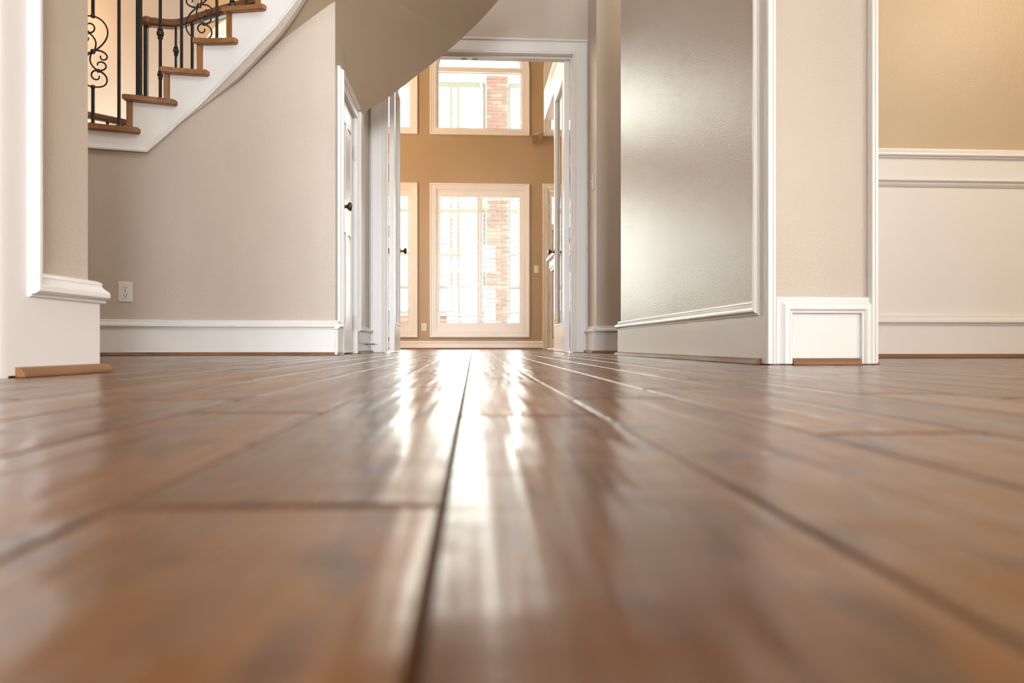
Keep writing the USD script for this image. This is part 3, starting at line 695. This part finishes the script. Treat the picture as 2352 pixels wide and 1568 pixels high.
# ================================================================== WALL BEHIND THE STAIR
wall('wall_landing', 'cream lit wall behind the stair railing', [(-4.6, 7.24), (-3.10, 7.45), (-3.10, 7.60), (-4.6, 7.39)], 0, HI)

# ================================================================== LIVING ROOM
FWO = np.array([-.49, 11.7])
ffw = Frame(FWO, U, 1)
def arch(u, half, z0, zs, n=28):
    return Polygon([(u - half, z0), (u + half, z0)] + [(u + half * math.cos(t), zs + half * math.sin(t)) for t in np.linspace(0, math.pi, n)])
C = [-3.41, -1.70, 0.0]; CR = 1.735
LZ0, LZ1, UZ0, UZS = .275, 2.42, 3.35, 4.25
holes = [sbox(u - .66, LZ0, u + .66, LZ1) for u in C] + [arch(u, .66, UZ0, UZS) for u in C + [CR]] + [sbox(1.035, 0.0, 2.35, 2.45)]
wf = struct('wall_far', 'warm tan end wall of the living room around tall windows', 'wall')
pf = sbox(-5.4, 0, 3.0, 6.0)
for h in holes: pf = pf.difference(h)
obj('surface', panel(ffw, pf, -.14, 0), 'gold', wf)
wall('wall_living', 'tan side wall of the living room behind the right door leaf', [hall(2.35, 6.5), hall(2.35, 11.9), hall(2.5, 11.9), hall(2.5, 6.5)], 0, 6.0, 'gold')
wall('wall_living', 'tan side wall at the far left of the living room', [hall(-4.8, 7.6), hall(-4.8, 11.9), hall(-4.95, 11.9), hall(-4.95, 7.6)], 0, 6.0, 'gold')
bf = struct('baseboard_far', 'low white baseboard under the living room windows', 'baseboard')
obj('board', fbox(ffw, -5.2, .96, .012, .095, 0, .016), 'trim', bf)
obj('cap_moulding', wsweep(ffw, [(-5.2, .085), (.96, .085)], [(a * .75, b * .6) for a, b in CAP]), 'trim', bf)
shoe(ffw, -5.2, .96, bf, 'shoe_x', b=.016)
CAS = [(0, 0), (0, .014), (.012, .014), (.016, .018), (.040, .018), (.046, .024), (.070, .026), (.078, .034), (.094, .034), (.098, .028), (.100, 0)]
louvers_made = [None]
def window_low(n, u, label):
    w = struct('window_%d' % n, label, 'window')
    obj('casing', wsweep(ffw, [(u - .66, LZ0), (u - .66, LZ1), (u + .66, LZ1), (u + .66, LZ0)], [(a, b) for a, b in CAS], True), 'trim', w)
    obj('jamb', panel(ffw, sbox(u - .66, LZ0, u + .66, LZ1).difference(sbox(u - .64, LZ0 + .02, u + .64, LZ1 - .02)), -.14, 0), 'trim', w)
    zmid = .95
    for z0, z1, b in ((LZ0 + .02, zmid + .025, -.105), (zmid - .025, LZ1 - .02, -.125)):
        for a_, b_ in ((u - .64, u + .64),):
            o = sbox(a_, z0, b_, z1); i = sbox(a_ + .032, z0 + .04, b_ - .032, z1 - .035)
            s_ = obj('sash', panel(ffw, o.difference(i), b - .012, b + .012), 'trim', w)
            obj('pane', panel(ffw, i.buffer(.004), b - .002, b + .002), 'pane', s_, smooth=False)
    return w
PITCH, NL, LOZ = .0680, 28, .405
def shutter(name, label, u0, u1, hinge_left, z0=LZ0 + .004, z1=LZ1 - .004, lz0=LOZ, n=NL):
    t = thing(name, label, 'shutter', 'shutter leaves on the living room windows')
    lz1 = lz0 + PITCH * n
    a, b = u0 + .042, u1 - .036
    if not hinge_left: a, b = u0 + .036, u1 - .042
    obj('frame', panel(ffw, sbox(u0, z0, u1, z1).difference(sbox(a, lz0 - .004, b, lz1 + .004)), -.034, -.006), 'trim', t)
    for i in range(n):
        zc = lz0 + PITCH * (i + .5)
        th_ = np.linspace(0, 2 * math.pi, 10, endpoint=False)
        prof = [(.0048 * math.sin(q) + .006 * math.cos(q) * .35, -.020 + .030 * math.cos(q)) for q in th_]
        obj('louver', wsweep(ffw, [(a + .001, zc), (b - .001, zc)], prof), 'trim', t)
    um = (a + b) / 2
    obj('tilt_rod', fbox(ffw, um - .005, um + .005, lz0 + .02, lz1 + .02, .010, .020, .002), 'trim', t)
    for z in (z0 + .11, (z0 + z1) / 2 - .05, z1 - .20): obj('hinge', fbox(ffw, (u0 - .006) if hinge_left else (u1 - .006), (u0 + .006) if hinge_left else (u1 + .006), z, z + .09, -.010, -.001, .001), 'brass', t)
for n, u, la in ((1, -3.41, 'tall lower living room window hidden behind the stair'), (2, -1.7, 'tall lower living room window behind the left open door leaf'), (3, 0, 'tall lower living room window in the middle of the doorway')):
    window_low(n, u, la)
    if n > 1:
        where = {2: 'the window behind the left door leaf', 3: 'the window in the middle of the doorway'}[n]
        shutter('window_shutter', 'left louvered shutter leaf of ' + where, u - .652, u - .001, True)
        shutter('window_shutter', 'right louvered shutter leaf of ' + where, u + .001, u + .652, False)
def window_up(n, u, label):
    w = struct('window_%d' % n, label, 'window')
    pth = [(u - .66, UZ0)] + [(u - .66 * math.cos(t), UZS + .66 * math.sin(t)) for t in np.linspace(0, math.pi, 33)] + [(u + .66, UZ0)]
    obj('casing', wsweep(ffw, pth, CAS, True), 'trim', w)
    obj('jamb', panel(ffw, arch(u, .66, UZ0, UZS).difference(arch(u, .645, UZ0 + .015, UZS)), -.14, 0), 'trim', w)
    up = arch(u, .645, UZ0 + .015, UZS)
    lo_, hi_ = up.intersection(sbox(-9, 0, 9, 4.235)), up.intersection(sbox(-9, 4.285, 9, 9))
    for q in (lo_, hi_):
        s_ = obj('sash', panel(ffw, q.difference(q.buffer(-.018, join_style=2)), -.10, -.07), 'trim', w)
        obj('pane', panel(ffw, q.buffer(-.014, join_style=2), -.088, -.084), 'pane', s_, smooth=False)
    obj('transom_bar', fbox(ffw, u - .645, u + .645, 4.225, 4.295, -.12, -.02), 'trim', w)
for n, u, la in ((4, -3.41, 'arched upper living room window glimpsed past the stair treads'), (5, -1.7, 'arched upper living room window right of the stair soffit'), (6, 0, 'arched upper living room window over the middle shutters'), (7, CR, 'arched upper living room window behind the right door leaf')):
    window_up(n, u, la)
# door with shutters at the right
d4 = struct('door_4', 'cream shuttered patio door at the right of the living room end wall', 'door')
obj('casing', wsweep(ffw, [(1.035, .004), (1.035, 2.45), (2.35, 2.45), (2.35, .004)], [(a * .78, b) for a, b in CAS]), 'trim', d4)
obj('jamb', panel(ffw, sbox(1.035, .004, 2.35, 2.45).difference(sbox(1.06, .03, 2.325, 2.425)), -.14, 0), 'trim', d4)
lf = sbox(1.06, .03, 1.30, 2.42).difference(sbox(1.105, 1.92, 1.26, 2.33)).difference(sbox(1.105, .16, 1.26, 1.82))
obj('leaf', panel(ffw, lf, -.05, -.012), 'trim', d4)
obj('panel', frustum(ffw, 1.105, 1.26, .16, 1.82, -.04, -.014, .03), 'trim', d4)
for i in range(6): obj('louver', fbox(ffw, 1.105, 1.26, 1.935 + .068 * i, 1.947 + .068 * i, -.055, -.008, .003), 'trim', d4)
lf2 = sbox(1.30, .03, 2.325, 2.42).difference(sbox(1.38, .40, 2.24, 2.30))
obj('leaf', panel(ffw, lf2, -.05, -.012), 'trim', d4)
for i in range(27): obj('louver', fbox(ffw, 1.38, 2.24, .42 + .068 * i, .429 + .068 * i, -.055, -.008, .003), 'trim', d4)
for z in (.25, .75, 1.25, 1.98, 2.22): obj('hinge', fbox(ffw, 1.054, 1.066, z, z + .09, -.016, -.004, 0), 'brass', d4)
# fireplace surround: mantel shelf below, crowned overmantel box above
def hbox(l0, l1, d0, d1, z0, z1, bev=.004):
    m = cbox((l0, d0, z0), (l1, d1, z1), bev); v = np.asarray(m.vertices)
    return fixed(np.column_stack([v[:, 0] * U[0] + v[:, 1] * V[0], v[:, 0] * U[1] + v[:, 1] * V[1], v[:, 2]]), m.faces)
fh = lambda lat, dist, z=0: np.array([*hall(lat, dist), z])
fpl = thing('fireplace_surround', 'white crowned overmantel box on the living room side wall', 'fireplace')
OM_D = 9.54
obj('chimney_breast', hbox(1.42, 2.35, 7.55, OM_D - .12, 0, 6.0), 'tan', fpl)
obj('overmantel', hbox(.985, 2.36, 7.2, OM_D, 2.87, 3.20), 'trim', fpl)
crown = [(0, 0), (.0, .02), (.012, .03), (.016, .045), (.05, .075), (.075, .10), (.085, .11), (.088, .135), (.10, .14), (.10, .155), (0, .155)]
p3 = [hall(1.6, OM_D), hall(.985, OM_D), hall(.985, 7.2)]
obj('crown_moulding', psweep(p3[::-1], [(-a * .45, b) for a, b in crown], 3.08), 'trim', fpl)
obj('mantel_shelf', hbox(1.01, 1.45, 7.5, OM_D, 1.10, 1.14, .006), 'trim', fpl)
p3 = [hall(1.44, OM_D - .01), hall(1.05, OM_D - .01), hall(1.05, 7.5)]
obj('mantel_moulding', psweep(p3[::-1], [(-a * .35, b * .62) for a, b in crown], 1.005), 'trim', fpl)
obj('mantel_frieze', hbox(1.06, 1.44, 7.55, OM_D - .06, .97, 1.10), 'trim', fpl)
# speaker, switch and sockets
spk = thing('wall_speaker', 'small tan cube speaker tilted down beside the middle arched window', 'speaker')
sc_ = ffw.at(.86, 3.195, .12)
R = trimesh.transformations.euler_matrix(math.radians(28), 0, math.radians(3.5 - 28), 'sxyz')
def spart(lo, hi, bev):
    m = cbox(lo, hi, bev); m.apply_transform(R); m.apply_translation(sc_); return m
obj('cabinet', spart((-.062, -.06, -.07), (.062, .065, .07), .006), 'beige_box', spk)
obj('grille', spart((-.054, -.066, -.062), (.054, -.059, .062), .003), 'grille', spk)
obj('bracket', tube([sc_ + np.array([0, .05, 0]), ffw.at(.86, 3.19, 0)], .012, 8), 'beige_box', spk)
def outlet_faces(fr, u, z, prefix, sc=1.0):
    obj('cover_plate', fbox(fr, u - .038 * sc, u + .038 * sc, z - .058 * sc, z + .058 * sc, 0, .006, .003), 'plastic', prefix)
    for dz in (.0195, -.0195):
        c = Point(0, 0).buffer(.0172).intersection(sbox(-.02, -.0145, .02, .0145))
        m = extrude(c, .003); v = np.asarray(m.vertices) * np.array([sc, sc, 1]) + np.array([u, z + dz * sc, .0055])
        s_ = obj('receptacle', fixed(fr.map(v), m.faces), 'plastic', prefix)
        for dx, w, h, oz in ((-.0064, .0013, .0042, .003), (.0064, .0013, .0042, .003)):
            obj('slot', fbox(fr, u + (dx - w) * sc, u + (dx + w) * sc, z + (dz + oz - h) * sc, z + (dz + oz + h) * sc, .0078, .0088, 0), 'dark', s_)
        obj('slot', lathe([(0, 0), (.0026 * sc, 0), (.0026 * sc, .001), (0, .001)], fr.n, fr.at(u, z + (dz - .0085) * sc, .0078), 10), 'dark', s_)
    obj('screw', lathe([(0, 0), (.003 * sc, 0), (.0022 * sc, .0012), (0, .0014)], fr.n, fr.at(u, z, .006), 10), 'steel', prefix)
o1 = thing('wall_outlet', 'white duplex wall outlet on the tan wall under the stair', 'outlet')
sd = np.array([.30, .122]); so = np.array([-2.253, 4.4205])
outlet_faces(Frame((so[0], so[1]), sd, 1), .025, .369, o1)
o2 = thing('wall_outlet', 'small white outlet low between the living room windows', 'outlet')
outlet_faces(ffw, -.845, .335, o2)
def switch(fr, u, z, parent):
    obj('cover_plate', fbox(fr, u - .036, u + .036, z - .058, z + .058, 0, .006, .003), 'plastic', parent)
    obj('toggle', frustum(fr, u - .005, u + .005, z - .004, z + .014, .005, .020, .0015), 'plastic', parent)
    for dz in (-.035, .035): obj('screw', lathe([(0, 0), (.003, 0), (.0022, .0012), (0, .0014)], fr.n, fr.at(u, z + dz, .006), 8), 'steel', parent)
s1 = thing('light_switch', 'white toggle switch on the narrow wall beside the French doors', 'switch')
switch(fr_, .13, 1.35, s1)
s2 = thing('light_switch', 'cream switch plate right of the middle shutters', 'switch')
switch(ffw, .862, 1.22, s2)

# ================================================================== PORCH OUTSIDE
gr = struct('ground', 'pale paving outside the living room windows', 'ground')
obj('surface', trimesh.creation.box(bounds=[(-30, 12.15, -.2), (30, 60, -.03)]), 'concrete', gr)
PD = 14.4
fpo = Frame((-.28, PD), U, 1)                                             # u = 0 on the brick column's axis
def brick_face(parent, fr, u0, u1, z0, z1, b0, seed, bw=.2, bh=.0665, j=.009):
    r = random.Random(seed); z, row = z0, 0
    while z + bh * .6 < z1:
        u = u0 - (bw / 2 if row % 2 else 0)
        while u < u1 - .01:
            a, b = max(u, u0), min(u + bw - j, u1)
            if b - a > .02: obj('brick', fbox(fr, a, b, z + j, min(z + bh, z1), b0 - .05, b0 + r.uniform(0, .004), .003), BR[r.randrange(3)], parent, smooth=False)
            u += bw
        z += bh; row += 1
bc = thing('brick_column', 'tall red brick porch column with white capital seen through the windows', 'column')
obj('core', fbox(fpo, -.195, .195, -.03, 5.14, -.40, -.012, 0), 'mortar', bc)
brick_face(bc, fpo, -.20, .20, -.02, 5.14, 0, 3)
obj('capital', [fbox(fpo, -.215, .215, 5.14, 5.20, -.42, .015), fbox(fpo, -.235, .235, 5.20, 5.26, -.44, .035), fbox(fpo, -.25, .25, 5.26, 5.47, -.46, .05)], 'trim', bc)
lw = thing('brick_wall', 'low red brick porch wall seen below the shutter louvers', 'wall')
obj('core', fbox(fpo, -4.2, -.22, -.03, .60, -.20, -.012, 0), 'mortar', lw)
brick_face(lw, fpo, -3.1, -.26, .07, .60, 0, 9)
obj('coping', fbox(fpo, -4.2, -.22, .60, .63, -.22, .02), 'mortar', lw)
bm = thing('porch_beam', 'white porch beam and ceiling behind the arched windows', 'beam')
for a, b in ((-5.5, -.20), (.20, 4.5)): obj('beam', fbox(fpo, a, b, 5.06, 5.47, -.30, 0), 'trim', bm)
obj('ceiling_boards', panel(Frame((0, 12.3, 5.47), (1, 0), -1), sbox(-6, 0, 5, .06), 0, 2.6), 'trim', bm)
ps = thing('porch_screen', 'grey green metal screen frame between the porch columns', 'screen frame')
for u in (-.235, .235, -.73, -.86, -2.6, -3.4, 1.6): obj('post', fbox(fpo, u - .028, u + .028, .56, 5.0, -.14, -.08, .004), 'screen', ps)
for a, b in ((-4.2, -.26), (.26, 3.0)):
    for z, h in ((4.96, .05), (2.60, .05), (1.77, .035)): obj('rail', fbox(fpo, a, b, z - h, z + h, -.135, -.085, .004), 'screen', ps)
    obj('kick_panel', fbox(fpo, a, b, .64, .71, -.13, -.09, .004), 'screen', ps)
pt = thing('patio_table', 'white round patio table outside the middle window', 'table')
c0 = fpo.at(-.50, 0, 1.0)
obj('top', lathe([(0, .52), (.30, .52), (.32, .53), (.32, .545), (.30, .555), (0, .56)], (0, 0, 1), (c0[0], c0[1], -.03), 28), 'plastic', pt)
obj('pedestal', lathe([(0, 0), (.20, 0), (.20, .02), (.05, .05), (.035, .1), (.035, .52), (0, .52)], (0, 0, 1), (c0[0], c0[1], -.03), 20), 'plastic', pt)
fan = thing('ceiling_fan', 'white porch ceiling fan with glass lamp shades behind the shutters', 'fan')
fc_ = fpo.at(-.32, 2.62, .95)
obj('rod', tube([fc_ + np.array([0, 0, .1]), fc_ + np.array([0, 0, 2.85])], .015, 8), 'plastic', fan)
obj('motor', lathe([(0, -.07), (.07, -.07), (.11, -.03), (.12, .03), (.09, .09), (.03, .11), (0, .11)], (0, 0, 1), fc_, 24), 'plastic', fan)
for i in range(5):
    a = math.radians(72 * i + 12); m = cbox((.12, -.065, -.004), (.62, .065, .004), .003)
    m.apply_transform(trimesh.transformations.rotation_matrix(math.radians(11), (1, 0, 0))); m.apply_transform(trimesh.transformations.rotation_matrix(a, (0, 0, 1))); m.apply_translation(fc_)
    obj('blade', m, 'plastic', fan)
for i in range(3):
    a = math.radians(120 * i + 30); q = fc_ + np.array([.10 * math.cos(a), .10 * math.sin(a), -.12])
    obj('lamp_shade', lathe([(0, .05), (.02, .045), (.035, .01), (.06, -.05), (.057, -.05), (.03, .008), (0, .03)], (0, 0, 1), q, 16), 'beige_box', fan)
